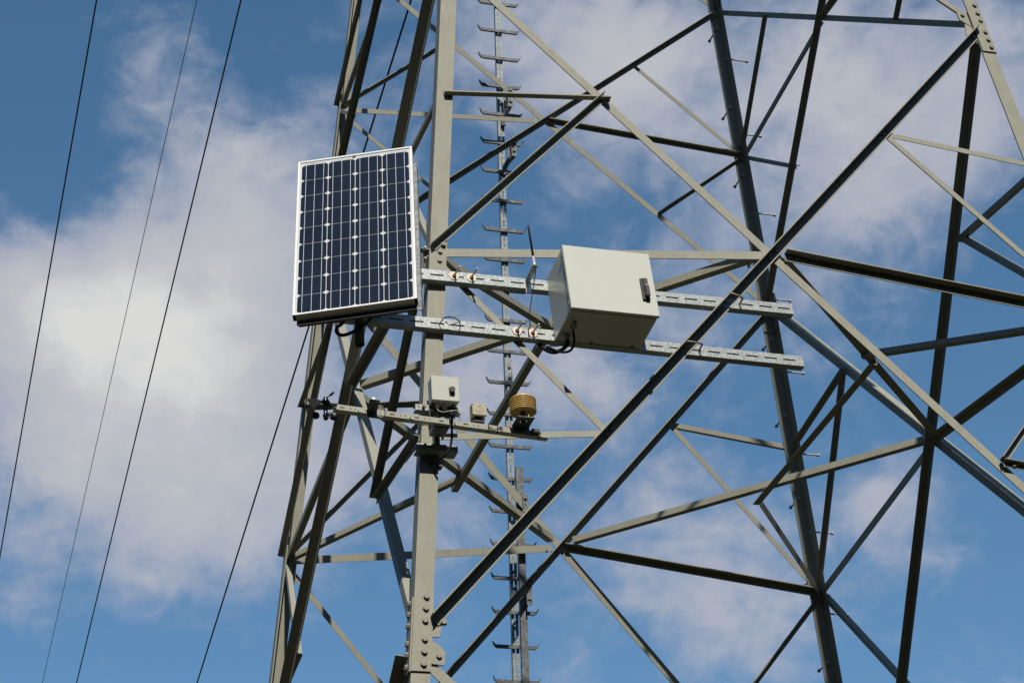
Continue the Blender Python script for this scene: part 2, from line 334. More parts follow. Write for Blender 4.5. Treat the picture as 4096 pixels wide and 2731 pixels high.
# bolts share one mesh
def bolt_mesh(r=.0125, h=.011):
    mb = MB(); mb.cyl((0, 0, 0), (0, 0, h), r, n=6, smooth=False); mb.cyl((0, 0, -.001), (0, 0, .0025), r*1.25, n=12); return mb
BOLT = None
def bolt(p, n, parent, s=1.0, mname='bolt', m=MBOLT):
    """hexagon bolt head at p, axis n"""
    global BOLT
    if BOLT is None:
        BOLT = bolt_mesh().build('bolt', MBOLT); me = BOLT.data; bpy.data.objects.remove(BOLT); BOLT = me
    o = bpy.data.objects.new('bolt', BOLT); COL.objects.link(o)
    base = V((0, 0, 0)); q = parent
    while q is not None: base += q.location; q = q.parent
    o.parent = parent; o.location = V(p)-base; o.rotation_mode = 'QUATERNION'; o.rotation_quaternion = V(n).to_track_quat('Z', 'Y'); o.scale = (s, s, s)
    return o
class Face:
    def __init__(f, L, R):
        f.L, f.R = L, R
        a, b, c = corner(L, 6), corner(R, 6), corner(L, 9)
        f.n = (b-a).cross(c-a).normalized()
        if f.n.dot(a+b) < 0: f.n = -f.n
    def X(f, z0, z1):
        w0 = (corner(f.L, z0)-corner(f.R, z0)).length; w1 = (corner(f.L, z1)-corner(f.R, z1)).length
        k = w0/(w0+w1); return corner(f.L, z0).lerp(corner(f.R, z1), k)
FACES = {k: Face(*k) for k in ('AD', 'DC', 'CB', 'BA')}
def panel(f, z0, zm, z1, w1, w2, wh, wt, only=None, legties=True, t=.006, wf2=None):
    n = f.n; L0, R0, L1, R1 = corner(f.L, z0), corner(f.R, z0), corner(f.L, z1), corner(f.R, z1)
    Lm, Rm, X = corner(f.L, zm), corner(f.R, zm), f.X(z0, z1)
    q = only or 'all'
    S = {}
    def go(k): return q == 'all' or k in q
    if go('/'): S['/'] = angle('diagonal_brace', L0, R1, n, -.0085, t, w2, wf2 or w2*1.2, 1, ta=.165 if f is FACES['AD'] else .085, tb=.065)
    if go('\\'): S['\\'] = angle('diagonal_brace', L1, R0, n, -.0235, t, w1, w1, -1, ta=.055, tb=.055)
    if go('l'): S['l'] = angle('horizontal_brace', Lm, X, n, -.0160, .006, wh, wh, -1, ta=.03, tb=.02)
    if go('r'): S['r'] = angle('horizontal_brace', X, Rm, n, -.0080, .006, wh, wh, 1, ta=.065, tb=.02)
    N1, N2, N3, N4 = L1.lerp(X, .5), R1.lerp(X, .5), L0.lerp(X, .5), R0.lerp(X, .5)
    lu, ll = corner(f.L, (zm+z1)/2), corner(f.L, (z0+zm)/2); ru, rl = corner(f.R, (zm+z1)/2), corner(f.R, (z0+zm)/2)
    tt = .0045
    if go('1'):
        if legties: S['1a'] = angle('secondary_brace', lu, N1, n, .0008, tt, wt, wt, 1, edge=-1, ta=.035, tb=-.03)
        S['1b'] = angle('secondary_brace', Lm, N1, n, .0010, tt, wt*1.05, wt*1.2, 1, ta=.025, tb=-.015)
    if go('4'):
        if legties: S['4a'] = angle('secondary_brace', rl, N4, n, .0008, tt, wt, wt, 1, ta=.035, tb=.012)
        S['4b'] = angle('secondary_brace', Rm, N4, n, .0010, tt, wt*1.05, wt*1.2, 1, ta=.025, tb=.012)
    if go('2'):
        if legties: S['2a'] = angle('secondary_brace', ru, N2, n, -.0150, tt, wt, wt, -1, ta=.03, tb=.004)
        S['2b'] = angle('secondary_brace', Rm, N2, n, -.0152, tt, wt, wt, -1, ta=.03, tb=.004)
    if go('3'):
        if legties: S['3a'] = angle('secondary_brace', ll, N3, n, -.0150, tt, wt, wt, -1, ta=.03, tb=.004)
        S['3b'] = angle('secondary_brace', Lm, N3, n, -.0152, tt, wt, wt, -1, ta=.03, tb=.004)
    return S, dict(X=X, N1=N1, N2=N2, N3=N3, N4=N4, Lm=Lm, Rm=Rm)
PAN = {}
for k, f in FACES.items():
    PAN[k, 0] = panel(f, H0, ZM0, Z1, .050, .051, .050, .034, wf2=.062)
    PAN[k, 1] = panel(f, Z1, ZM1, Z2, .038, .040, .036, .027, legties=False, t=.0052, wf2=.012 if k == 'DC' else None)
    PAN[k, -1] = panel(f, ZB, 2.8, H0, .052, .056, .052, .036, only='/\\lr')
    PAN[k, 2] = panel(f, Z2, 13.0, ZT, .036, .038, .034, .026, only='/\\')
# plan bracing at the crossings
XA, XC, XD, XB = PAN['AD', 0][1]['X'], PAN['CB', 0][1]['X'], PAN['DC', 0][1]['X'], PAN['BA', 0][1]['X']
ZUP = V((0, 0, 1))
def flat(a, b, side, w=.042, wf=.050, ta=.0, tb=.0, dz=0.0):
    """horizontal angle: upright web on the given side, horizontal flange along its lower edge"""
    a, b = V(a)+V((0, 0, dz)), V(b)+V((0, 0, dz)); d = (b-a).normalized()
    nrm = orth(d, V(side))
    return angle('plan_brace', a, b, nrm, 0.0, .005, w, wf, -1, edge=-1, ta=ta, tb=tb)
flat(XB, XA, (-1, -1, 0), ta=.07, tb=.10, dz=.035)
flat(XB, XC, (1, -1, 0), ta=.07, tb=.10, dz=.035)
flat(XC, XD, (-1, -1, 0), ta=.10, tb=.07, dz=.035)
flat(XA, XD, (-1, 1, 0), ta=.10, tb=.04, dz=.035)
mAB, mBC, mCD, mAD = (XB+XA)/2, (XB+XC)/2, (XC+XD)/2, (XA+XD)/2
zc = V((0, 0, .012))
flat(corner('A', ZM0), mAB, (1, -1, 0), .034, .042, ta=.06, tb=.0, dz=.006)
flat(corner('C', ZM0), V((1.085, 1.02, mCD.z)), (1, 1, 0), .034, .040, ta=.06, tb=.0, dz=.006)
flat(corner('B', ZM0), mBC, (-1, -1, 0), .034, .040, ta=.06, tb=.0, dz=.006)
flat(corner('D', ZM0), mAD, (-.3, -1, 0), .034, .040, ta=.06, tb=.0, dz=.006)
flat(mAB+V((-.02, 0, 0)), mBC+V((-.02, 0, 0)), (-1, 0, 0), .034, .042, ta=-.02, tb=-.20, dz=.0)
flat(V((1.050, -.90, mAD.z)), V((1.080, 1.03, mCD.z)), (1, 0, 0), .034, .048, dz=.0)
# splice plates with their bolts, and gusset plates
def facept(k, x, z, off):                                # point on the AD face (or its opposite) at x, z
    f = FACES[k]; s = -1 if k == 'AD' else 1
    return V((x, s*(2.18416-.10794*(z-H0)), z))+f.n*off
nAD = FACES['AD'].n
def adplate(name, pts, off, t):
    mb = MB(); mb.poly([facept('AD', x, z, off) for x, z in pts], nAD, t); return mb.build(name, MP, tower)
def split(name, l, z0, z1, face_n, ax, w, off, t, inset=.0):
    a, b = corner(l, z0), corner(l, z1); mb = MB()
    mb.poly([a+ax*inset+face_n*off, a+ax*w+face_n*off, b+ax*w+face_n*off, b+ax*inset+face_n*off], face_n, t)
    return mb.build(name, MP, tower)
ex = V((1, 0, 0)); ey = V((0, 1, 0))
pa = split('splice_plate', 'A', 5.052, 5.440, nAD, ex, .088, .0006, .008, -.002)
for x, z in ((-2.0223, 5.4186), (-2.0289, 5.3607), (-2.0357, 5.2983), (-2.0435, 5.2067), (-2.0497, 5.1456), (-2.0564, 5.0849)):
    bolt(facept('AD', x, z, .0086), nAD, pa, 1.08)
nBA = FACES['BA'].n
pb = split('splice_plate', 'A', 5.052, 5.420, nBA, ey, .086, .0006, .008, .002)
for z in (5.40, 5.345, 5.29, 5.20, 5.145, 5.085):
    bolt(corner('A', z)+ey*.046+nBA*.0086, nBA, pb, 1.08)
pd = split('splice_plate', 'D', 9.272, 9.668, nAD, -ex, .086, .0006, .008, -.003)
for x, z in ((1.6267, 9.6373), (1.6326, 9.5735), (1.6392, 9.5153), (1.6501, 9.4249), (1.6565, 9.3649), (1.663, 9.3077)):
    bolt(facept('AD', x, z, .0086), nAD, pd, 1.05)
nDC = FACES['DC'].n; nCB = FACES['CB'].n
split('splice_plate', 'D', 9.272, 9.668, nDC, ey, .086, .0006, .008, .0)
pc = split('splice_plate', 'C', 9.30, 9.68, -nCB, -ex, .092, .0092, .008, .012)
for z in (9.36, 9.43, 9.51, 9.58):
    bolt(corner('C', z)-ex*.045-nCB*.0172, -nCB, pc, 1.15)
pc2 = split('splice_plate', 'C', 9.30, 9.68, -nDC, -ey, .092, .0092, .008, .012)
for z in (9.34, 9.41, 9.49, 9.56):
    bolt(corner('C', z)-ey*.045-nDC*.0172, -nDC, pc2, 1.15)
gp = adplate('gusset_plate', [(-2.02, 5.3508), (-1.9551, 5.3461), (-1.951, 5.31), (-1.9684, 5.2361), (-1.974, 5.2304), (-2.03, 5.2318)], -.0165, .0075)
gp2 = adplate('gusset_plate', [(-2.03, 5.215), (-1.9835, 5.2005), (-1.949, 5.1589), (-1.9564, 5.0933), (-2.04, 5.1005)], -.0165, .0085)
bolt(facept('AD', -1.979, 5.136, -.008), nAD, gp2)
gp3 = adplate('gusset_plate', [(1.5056, 9.575), (1.60, 9.589), (1.62, 9.45), (1.5116, 9.5168)], -.0165, .0085)
bolt(facept('AD', 1.5373, 9.5572, -.008), nAD, gp3)
gp4 = adplate('gusset_plate', [(1.54, 9.49), (1.62, 9.45), (1.63, 9.33), (1.60, 9.335), (1.53, 9.40)], -.0165, .0075)
for k, pt in (('CB', ((.03, .10), (-.13, .09), (-.12, -.04), (.03, -.11))),):
    mb = MB(); c0 = corner('C', Z1); mb.poly([c0+ex*a+V((0, 0, b))-nCB*.012 for a, b in ((-.05, .05), (-.14, .055), (-.14, -.01), (-.10, -.09), (-.05, -.10))], -nCB, .007)
    gq = mb.build('gusset_plate', MP, tower); bolt(c0+V((-.115, 0, .03))-nCB*.02, -nCB, gq); bolt(c0+V((-.095, 0, -.055))-nCB*.02, -nCB, gq)
mb = MB(); c0 = corner('C', Z1); mb.poly([c0-ey*a+V((0, 0, b))-nDC*.012 for a, b in ((.05, .06), (.12, .07), (.14, -.02), (.12, -.08), (.05, -.10))], -nDC, .007)
mb.build('gusset_plate', MP, tower)
# bolts of the diagonals, horizontals and ties
S0, P0 = PAN['AD', 0]
bd = (corner('D', Z1)-corner('A', H0)).normalized()
for s in (-.034, .034): bolt(P0['X']+bd*s+nAD*-.0025, nAD, S0['/'])
bolt(facept('AD', -1.948, 5.302, -.0025), nAD, S0['/'], 1.1)
bolt(facept('AD', 1.5691, 9.3809, -.0025), nAD, S0['/'], 1.0)
for s in (.03, .075): bolt(P0['N2']+bd*(s-.05)+nAD*-.0025, nAD, S0['/'], .85)
for s in (.0, .045): bolt(P0['N3']+bd*(s-.02)+nAD*-.0025, nAD, S0['/'], .85)
for x, z in ((-1.8262, 7.3742), (-1.8318, 7.3188)):
    bolt(facept('AD', x, z, .0002), nAD, S0['l'], .9)
for s in (.10, .145): bolt(P0['X'].lerp(P0['Rm'], s/2.0)+nAD*-.002, nAD, S0['r'], .85)
bolt(P0['N1']+V((.02, 0, -.015))+nAD*.0055, nAD, S0['1b'], .85)
bolt(corner('A', ZM0).lerp(P0['N1'], .04)+V((.03, 0, 0))+nAD*.0056, nAD, S0['1b'], .9)
bolt(P0['N4'].lerp(P0['Rm'], .03)+nAD*.0056, nAD, S0['4b'], .9)
bolt(P0['N4'].lerp(corner('D', (H0+ZM0)/2), .07)+nAD*.0054, nAD, S0['4a'], .9)
S1, P1 = PAN['CB', 0]
bd = (corner('B', H0)-corner('C', Z1)).normalized()
for s in (-.036, .036): bolt(P1['X']+bd*s-nCB*.0242, -nCB, S1['\\'])
for s in (-.03, .03): bolt(P1['N1']+bd*s-nCB*.0242, -nCB, S1['\\'], .85)
for s in (.04, .09): bolt(P1['X'].lerp(P1['Lm'], s)-nCB*.0165, -nCB, S1['l'], .85)
S2, P2 = PAN['CB', 1]
bd = (corner('B', Z1)-corner('C', Z2)).normalized()
for s in (-.03, .03): bolt(P2['X']+bd*s-nCB*.0242, -nCB, S2['\\'])
bolt(P2['N1']-nCB*.0242, -nCB, S2['\\'], .85)
bolt(P2['X'].lerp(P2['Lm'], .04)-nCB*.0165, -nCB, S2['l'], .8)
for l_, z_ in (('C', ZM1), ('C', Z2), ('C', ZM0)):
    for dz in (-.03, .035, .09):
        pp = S2['l'] if z_ != ZM0 else S1['l']
        bolt(corner(l_, z_+dz)-ex*.03-nCB*.0165, -nCB, pp, .9)
for z_ in (ZM1+.08, ZM0+.07, ZM0-.06):
    bolt(corner('C', z_)-ey*.03-nDC*.0165, -nDC, S2['l'], .9)
# step bolts up the far leg, alternating between its two flanges
def step_bolt(p, d):
    mb = MB(); mb.cyl(p-d*.022, p+d*.006, .014, n=6, smooth=False); mb.cyl(p+d*.004, p+d*.135, .0062, n=10); mb.cyl(p+d*.135, p+d*.150, .0125, n=6, smooth=False)
    return mb.build('step_bolt', MSTEP, tower)
for z in (11.50, 10.87, 10.225, 9.545, 8.985, 8.37, 7.80, 7.22, 6.62):
    step_bolt(corner('C', z)-ey*.045+ex*.0, ex)
for z in (11.775, 11.11, 10.545, 9.90, 9.245, 8.66, 8.055, 7.485, 6.89):
    step_bolt(corner('C', z)-ex*.045, ey)

# ------------------------------------------------------------------ climbing ladder behind the far face
lad0, lad1 = V((-.3094, 1.5703, 11.7965)), V((-.2986, 2.1165, 6.7365))
ldir = (lad0-lad1).normalized(); bot = lad1+ldir*(-2.0); top = lad1+ldir*(6.2)
ladder = thing('climbing_ladder', 'galvanised single rail climbing ladder with upturned rungs behind the far side', 'ladder', bot)
lx = ex; ln = -nCB
def rail_channel(name, a, b, w, dep, m, holes, parent=ladder):
    L = (b-a).length; d = (b-a).normalized(); mb = MB(); t = .004
    mb.plate(a-lx*w/2, d, lx, ln, L, w, holes, t)
    for s in (-1, 1): mb.box(a.lerp(b, .5)+lx*(s*(w/2-t/2))-ln*(dep/2+t/2), d*(L/2), lx*(t/2), ln*(dep/2-t/2))
    return mb.build(name, m, parent)
hl = []; L = (top-bot).length; k = 0; y = .05
while y < L-.12:
    hl.append((y, y+.052, .018, .028)); hl.append((y+.079, y+.091, .018, .028)); k += 1; y += .116
rail_channel('rail', bot, top, .047, .03, MG, hl)
# rungs: one mesh copied up the rail
def rung_mb(c):
    mb = MB(); w = .135; h = .0115
    prof = [(-h, 0), (h, 0), (h, .024), (h-.003, .024), (h-.003, .003), (-h, .003)]
    up = ldir
    mb.box(c+ln*.010, lx*w, up*h, ln*.0095, )
    for s in (-1, 1):
        e = c+lx*(s*w)+ln*.010
        q = [e-up*h, e+lx*(s*.0)+up*h, e+lx*(s*.018)+up*(h+.010), e+lx*(s*.026)+up*(h+.034), e+lx*(s*.021)+up*(h+.036), e+lx*(s*.012)+up*(h+.014), ]
        q = [e-up*h*.9, e+lx*(s*.012)-up*h*.05, e+lx*(s*.022)+up*.014, e+lx*(s*.028)+up*.034, e+lx*(s*.0245)+up*.035, e+lx*(s*.014)+up*.0165, e+up*h*.9]
        mb.poly([p-ln*.0094 for p in q], ln, .0188)
    return mb
r0 = None
rz = 6.690
for i in range(-8, 25):
    z = 6.690+.2331*i
    if z > top.z: break
    c = lad1+ldir*((z-lad1.z)/ldir.z)
    if r0 is None: r0 = rung_mb(c).build('rung', MGD, ladder, origin=c); c_0 = c; l_0 = r0.location.copy()
    else: dup(r0, l_0+(c-c_0), ladder)
def lpt(z, dx=0, out=0): return lad1+ldir*((z-lad1.z)/ldir.z)+lx*dx+ln*out
mb = MB(); mb.box(lpt(8.865, .002, .004), ldir*.10, lx*.027, ln*.004); mb.build('splice_sleeve', MG, ladder)
for z in (8.83, 8.91): bolt(lpt(z, .006, .0085), ln, ladder, .8)
mb = MB(); a, b = lpt(6.0, .045, .065), lpt(8.16, .042, .065)
mb.prism([(-.024, 0), (.024, 0), (.024, -.03), (.021, -.03), (.021, -.003), (-.021, -.003), (-.021, -.03), (-.024, -.03)], a, b, lx, ln); mb.build('lower_channel', MGD, ladder)
mb = MB(); mb.cyl(lpt(8.45, 0, 0), lpt(8.45, 0, 0)+ln*.001, .001, n=4)
mb.lathe([(.026, -.004), (.026, .004)], lpt(8.46, .0, -.008), ldir, 10); mb.build('red_tie', MRED, ladder)
def clamp(z, dx, out, hgt, arm=True):
    mb = MB(); c = lpt(z, dx, out)
    mb.plate(c-ldir*hgt/2-lx*.019+ln*.005, ldir, lx, ln, hgt, .038, [(.022, .06, .014, .024), (hgt-.035, hgt-.012, .014, .024)], .007)
    o = mb.build('clamp_plate', MGD, ladder)
    bolt(c+ldir*(hgt/2-.028)+ln*.006, ln, o, .8); bolt(c-ldir*(hgt/2-.045)+ln*.006, ln, o, .8)
    mb = MB(); mb.box(c-ln*.10+ldir*.0, ldir*(hgt*.42), lx*.018, ln*.004)
    for s in (-1, 1): mb.cyl(c+ldir*(s*hgt*.3)+ln*.004, c+ldir*(s*hgt*.3)-ln*.104, .006, n=8)
    mb.build('back_plate', MGD, ladder)
    if arm:
        b = lpt(z-hgt*.55-.05, .012, .012)
        m2 = MB(); m2.tube(smoothpath([b-ldir*.05, b+ln*.006, b+ldir*.045+lx*dx*.35+ln*(out*.3), c-ldir*(hgt*.42)-ln*.03, c-ldir*(hgt*.2)-ln*.05]), .019, 6, False)
        m2.build('stand_off_arm', MGD, ladder)
clamp(10.985, .042, .11, .165)
clamp(10.585, .058, .11, .165)
clamp(7.865, .058, .12, .17, False)
clamp(7.265, .068, .12, .17, False)

# ------------------------------------------------------------------ strut rails
rails = {}
def strut(label, Pa, Pe, xl, group, washers, ubolts):
    Pa, Pe = V(Pa), V(Pe); d = (Pe-Pa).normalized(); n = orth(d, nAD); u = n.cross(d)
    if u.z < 0: u = -u
    a = Pa-d*((Pa.x-xl)/d.x); L = (Pe-a).length; hgt, dep, t = .062, .041, .0035
    root = thing('strut_rail', label, 'mounting rail', a, group)
    mb = MB(); holes = []; x = .02
    x0 = (Pa-a).dot(d)+.0265-.104*30
    i = 0
    while x0+.104*i < L-.075:
        s = x0+.104*i
        if s > .01: holes.append((s, s+.069, hgt/2-.0045, hgt/2+.0045))
        i += 1
    mb.plate(a-u*(hgt/2), d, u, n, L, hgt, holes, t)
    for s in (-1, 1):
        mb.box(a.lerp(Pe, .5)+u*(s*(hgt/2-t/2))-n*(dep/2+t/2), d*(L/2), u*(t/2), n*(dep/2-t/2))
        mb.box(a.lerp(Pe, .5)+u*(s*(hgt/2-.010))-n*(dep-t/2), d*(L/2), u*.0064, n*(t/2-.0001))
    mb.build('channel', MG, root)
    for w in washers:
        c = V(w); c = c-n*((c-a).dot(n))
        mb = MB(); mb.cyl(c+n*.0004, c+n*.004, .0235, n=26); ws = mb.build('washer', MWASH, root)
        mb = MB(); mb.cyl(c+n*.004, c+n*.013, .0105, n=6, smooth=False); mb.build('nut', MRUST, ws)
        mb = MB(); tip = c+n*.080+d*.008+u*.002; mb.cyl(c+n*.010, tip, .0048, n=10); mb.build('threaded_rod', MSTL, root)
    for p, q in ubolts:
        p, q = V(p), V(q); p = p-n*((p-a).dot(n)+.012); q = q-n*((q-a).dot(n)+.012)
        pp, qq = p+n*.070, q+n*.070
        mb = MB(); e = (qq-pp).normalized()
        path = [p, p+n*.055, p+n*.066+e*.004, pp+e*.014, qq-e*.014, q+n*.066-e*.004, q+n*.055, q]
        mb.tube(path, .0050, 8); mb.build('u_bolt', MUB, root)
    return root, a, d, n, u
G1 = 'galvanised slotted mounting rails'
rup = strut('upper slotted galvanised rail carrying the antenna and the top of the large cabinet', (-1.9238, -2.0078, 7.2007), (.0590, -1.9500, 7.2411), -2.42, G1,
            [(-1.7757, -2.0035, 7.206), (-1.6862, -2.0009, 7.2073)], [((-.2436, -1.9589, 7.2343), (-.3178, -1.961, 7.2564))])
rlo = strut('lower slotted galvanised rail below the large cabinet with the black wire loop', (-1.9424, -2.0394, 6.9079), (.0700, -1.9697, 6.9230), -2.42, G1,
            [(-1.4742, -2.0232, 6.9143), (-1.3937, -2.0204, 6.9104)], [((-.5089, -1.9898, 6.92), (-.595, -1.9925, 6.926))])

# ------------------------------------------------------------------ control cabinet (local frame of its own)
cab = thing('control_cabinet', 'large light grey metal cabinet with black swing handle on the rails', 'cabinet', (-1.0559, -2.1305, 7.0889))
cab.rotation_euler = Matrix(((.9995, -.0274, -.0149), (.0291, .9902, .1363), (.0110, -.1366, .9906))).to_euler()
cw, cd, ch = .459, .2737, .3921
X, Y, Z = V((1, 0, 0)), V((0, 1, 0)), V((0, 0, 1))
mb = MB(); dd = .026
mb.box((0, dd/2, 0), X*(cw/2-.0045), Y*(cd/2-dd/2-.002), Z*(ch/2-.0045), .003); mb.build('body', MCAB, cab, local=True)
mb = MB(); mb.box((0, -cd/2+dd/2-.004, 0), X*(cw/2), Y*(dd/2-.003), Z*(ch/2), .004); door = mb.build('door', MCAB, cab, local=True)
mb = MB(); mb.box((0, -cd/2+dd-.004, 0), X*(cw/2-.008), Y*.004, Z*(ch/2-.008)); mb.build('door_seal', MBLK, cab, local=True)
hx, hz = .171, -.040
mb = MB(); mb.box((hx, -cd/2-.007, hz), X*.0195, Y*.0045, Z*.066, .0025); hd = mb.build('handle', MBRN, door, local=True)
mb = MB(); mb.box((hx+.003, -cd/2-.017, hz+.006), X*.012, Y*.006, Z*.054, .002); mb.box((hx+.004, -cd/2-.026, hz-.022), X*.0105, Y*.006, Z*.032, .003); mb.build('lever', MBRN, hd, local=True)
mb = MB(); mb.cyl((hx+.005, -cd/2-.022, hz+.017), (hx+.005, -cd/2-.027, hz+.017), .004, n=10); mb.build('lock', MSTL, hd, local=True)
for z in (.15, -.15):
    mb = MB(); mb.cyl((-cw/2-.0005, -cd/2+.024, z-.013), (-cw/2-.0005, -cd/2+.024, z+.013), .0035, n=8); mb.build('hinge', MDGR, cab, local=True)
zb = -ch/2+.0045
gl = [(-cw/2+.045, cd/2-.052, .019), (-cw/2+.052, cd/2-.125, .0115), (-cw/2+.052, cd/2-.160, .0105)]
for x, y, r in gl:
    mb = MB(); mb.lathe([(r*1.15, 0), (r*1.15, -.010), (r, -.012), (r, -.026), (r*.8, -.034), (r*.3, -.035)], (x, y, zb), Z, 18); mb.build('cable_gland', MGLD, cab, local=True)
x, y, r = gl[0]
mb = MB(); mb.tube(smoothpath([(x, y, zb-.03), (x-.001, y-.004, zb-.055), (x-.022, y+.01, zb-.080), (x-.055, y+.05, zb-.075), (x-.085, y+.085, zb-.035), (x-.11, y+.10, zb+.01)]), .0105, 10); mb.build('cable', MBLK, cab, local=True)
x, y, r = gl[1]
mb = MB(); mb.tube(smoothpath([(x, y, zb-.03), (x+.002, y, zb-.055), (x, y+.01, zb-.10), (x-.012, y+.045, zb-.118), (x-.045, y+.09, zb-.095), (x-.09, y+.14, zb-.03)]), .0062, 10); mb.build('cable', MBLK, cab, local=True)
mb = MB(); mb.tube(smoothpath([(gl[0][0]-.008, gl[0][1], zb-.045), (gl[0][0]-.035, gl[0][1]+.02, zb-.055), (gl[0][0]-.07, gl[0][1]+.06, zb-.03)]), .003, 8); mb.build('cable', MBLK, cab, local=True)
for x in (-cw/2+.19, cw/2-.055):
    mb = MB(); mb.cyl((x, cd/2-.012, zb), (x, cd/2-.012, zb-.010), .006, n=6, smooth=False); mb.build('fixing_bolt', MDGR, cab, local=True)

# ------------------------------------------------------------------ antenna on the upper rail
ant = thing('antenna', 'slim black rod antenna on a bent metal bracket', 'antenna', (-1.3876, -1.9922, 7.20))
dr = rup[2]; nr = rup[3]; ur = rup[4]
b0 = V((-1.390, -1.9930, 7.2257)); b1 = V((-1.3915, -1.9930, 7.1534)); tip = V((-1.3994, -2.145, 7.2204))
b0 = b0-nr*((b0-rup[1]).dot(nr))+nr*.0008; b1 = b1-nr*((b1-rup[1]).dot(nr))+nr*.0008
mb = MB(); hw = .0145
mb.poly([b0-dr*hw, b0+dr*hw, b1+dr*hw, b1-dr*hw], nr, .0025)
mb.poly([b0-dr*hw+nr*.003, b0+dr*hw+nr*.003, V(tip)+dr*hw, V(tip)+dr*.008+nr*.012, V(tip)-dr*.008+nr*.012, V(tip)-dr*hw], V((0, 0, 1)), .0025)
mb.build('bracket', MSTL, ant)
ad = V((-.020, 0, .232)).normalized(); ab = V(tip)+V((0, 0, .003))
mb = MB(); mb.lathe([(.0, 0), (.0095, 0), (.0095, .012), (.0075, .014), (.0062, .055), (.0, .056)], ab, ad, 14); mb.build('connector', MSTL, ant)
mb = MB(); mb.lathe([(.0, .05), (.0058, .05), (.0050, .229), (.003, .233), (.0, .233)], ab, ad, 14); mb.build('whip', MBLK, ant)
mb = MB(); mb.tube(smoothpath([V(tip)-V((0, 0, .002)), V(tip)+V((.002, 0, -.03)), (-1.3971, -2.10, 7.1398), (-1.4213, -2.08, 6.9847), (-1.4162, -2.06, 6.92), (-1.413, -1.99, 6.955)]), .0023, 8); mb.build('cable', MBLK, ant)

# ------------------------------------------------------------------ solar panel
PX, PZ, PN = V((.9285, -.3684, .0465)), V((.1027, .3752, .9212)), V((-.3568, -.8506, .3863))
PC = V((-2.3270, -2.2460, 7.2686)); pt = .1358
sol = thing('solar_panel', 'tilted solar panel of dark blue cells in a white frame', 'solar panel', PC)
fl, fr, ft, fb = -.2893, .2883, .6459, -.6245
P = lambda x, z, o=0.0: PC+PX*x+PZ*z+PN*o
fw, fd = .011, .036
mb = MB()
for (xa, xb, za, zb_) in ((fl, fl+fw, fb, ft), (fr-fw, fr, fb, ft), (fl+fw, fr-fw, ft-fw, ft), (fl+fw, fr-fw, fb, fb+fw)):
    c = P((xa+xb)/2, (za+zb_)/2, -fd/2+.003)
    mb.box(c, PX*((xb-xa)/2-.0002), PZ*((zb_-za)/2-.0002), PN*(fd/2))
mb.build('frame', MWHT, sol)
for cx, cz in ((fl, fb), (fr, fb), (fl, ft), (fr, ft)):
    mb = MB(); mb.box(P(cx-math.copysign(.006, cx), cz-math.copysign(.006, cz), -.014), PX*.0070, PZ*.0070, PN*.0162); mb.build('frame_corner', MBLK, sol)
mb = MB(); mb.box(P((fl+fr)/2, (ft+fb)/2, -.004), PX*((fr-fl)/2-fw-.0002), PZ*((ft-fb)/2-fw-.0002), PN*.002); mb.build('back_sheet', MBACK, sol)
mb = MB(); h = pt*.4885; hc = .0135
for i in range(4):
    for j in range(9):
        cx, cz = (i-1.5)*pt, (j-4)*pt+.0
        q = [(-h, -h+hc), (-h+hc, -h), (h-hc, -h), (h, -h+hc), (h, h-hc), (h-hc, h), (-h+hc, h), (-h, h-hc)]
        mb.add([P(cx+a, cz+b, -.0012) for a, b in q], [tuple(range(8))])
mb.build('solar_cells', MCELL, sol)
mb = MB()
for i in range(4):
    for k in (-1, 0, 1):
        x = (i-1.5)*pt+k*pt*.325
        mb.add([P(x-.0011, -4.52*pt, -.0006), P(x+.0011, -4.52*pt, -.0006), P(x+.0011, 4.52*pt, -.0006), P(x-.0011, 4.52*pt, -.0006)], [(0, 1, 2, 3)])
for zz in (4.56*pt, -4.56*pt):
    for i in range(4):
        x = (i-1.5)*pt; mb.add([P(x-.052, zz-.0012, -.0006), P(x+.052, zz-.0012, -.0006), P(x+.052, zz+.0012, -.0006), P(x-.052, zz+.0012, -.0006)], [(0, 1, 2, 3)])
mb.build('busbars', MBUS, sol)
mb = MB(); x, z = -.006, ft-fw-.010
mb.add([P(x-.0085, z-.0075, -.0005), P(x+.0085, z-.0075, -.0005), P(x+.0085, z+.0075, -.0005), P(x-.0085, z+.0075, -.0005)], [(0, 1, 2, 3)])
mb.build('maker_label', MDGR, sol)
mb = MB()
for xx in [-.235+.0042*i for i in range(9)]:
    mb.add([P(xx, ft-.0275, -.0005), P(xx+.003, ft-.0275, -.0005), P(xx+.003, ft-.0245, -.0005), P(xx, ft-.0245, -.0005)], [(0, 1, 2, 3)])
mb.build('serial_print', MINK, sol)
# profiles, pole and cable behind the panel
mb = MB(); mb.prism([(0, 0), (.022, 0), (.022, -.040), (.018, -.040), (.018, -.004), (0, -.004)], P(fr-.006, fb-.040, -fd+.001), P(fr-.006, ft-.10, -fd+.001), PX, PN); mb.build('mounting_profile', MGD, sol)
mb = MB(); mb.plate(P(fl+.012, fb-.024, -fd-.004), PX, PZ, PN, fr-fl-.02, .050, [(.03, .037, .006, .012), (fr-fl-.05, fr-fl-.043, .006, .012)], .004); mb.box(P((fl+fr)/2, fb+.024, -fd-.030), PX*((fr-fl)/2-.012), PZ*.002, PN*.022); mb.build('lower_mounting_bar', MDGR, sol)
pole = V((-2.2795, -2.085, 6.722))
mb = MB(); mb.lathe([(.0195, .0), (.0225, .0), (.0225, .50), (.0, .50)], pole, (0, 0, 1), 24); mb.lathe([(.0195, .0), (.0195, .06), (.0, .06)], pole, (0, 0, 1), 24); mb.build('support_pole', MDGR, sol)
mb = MB()
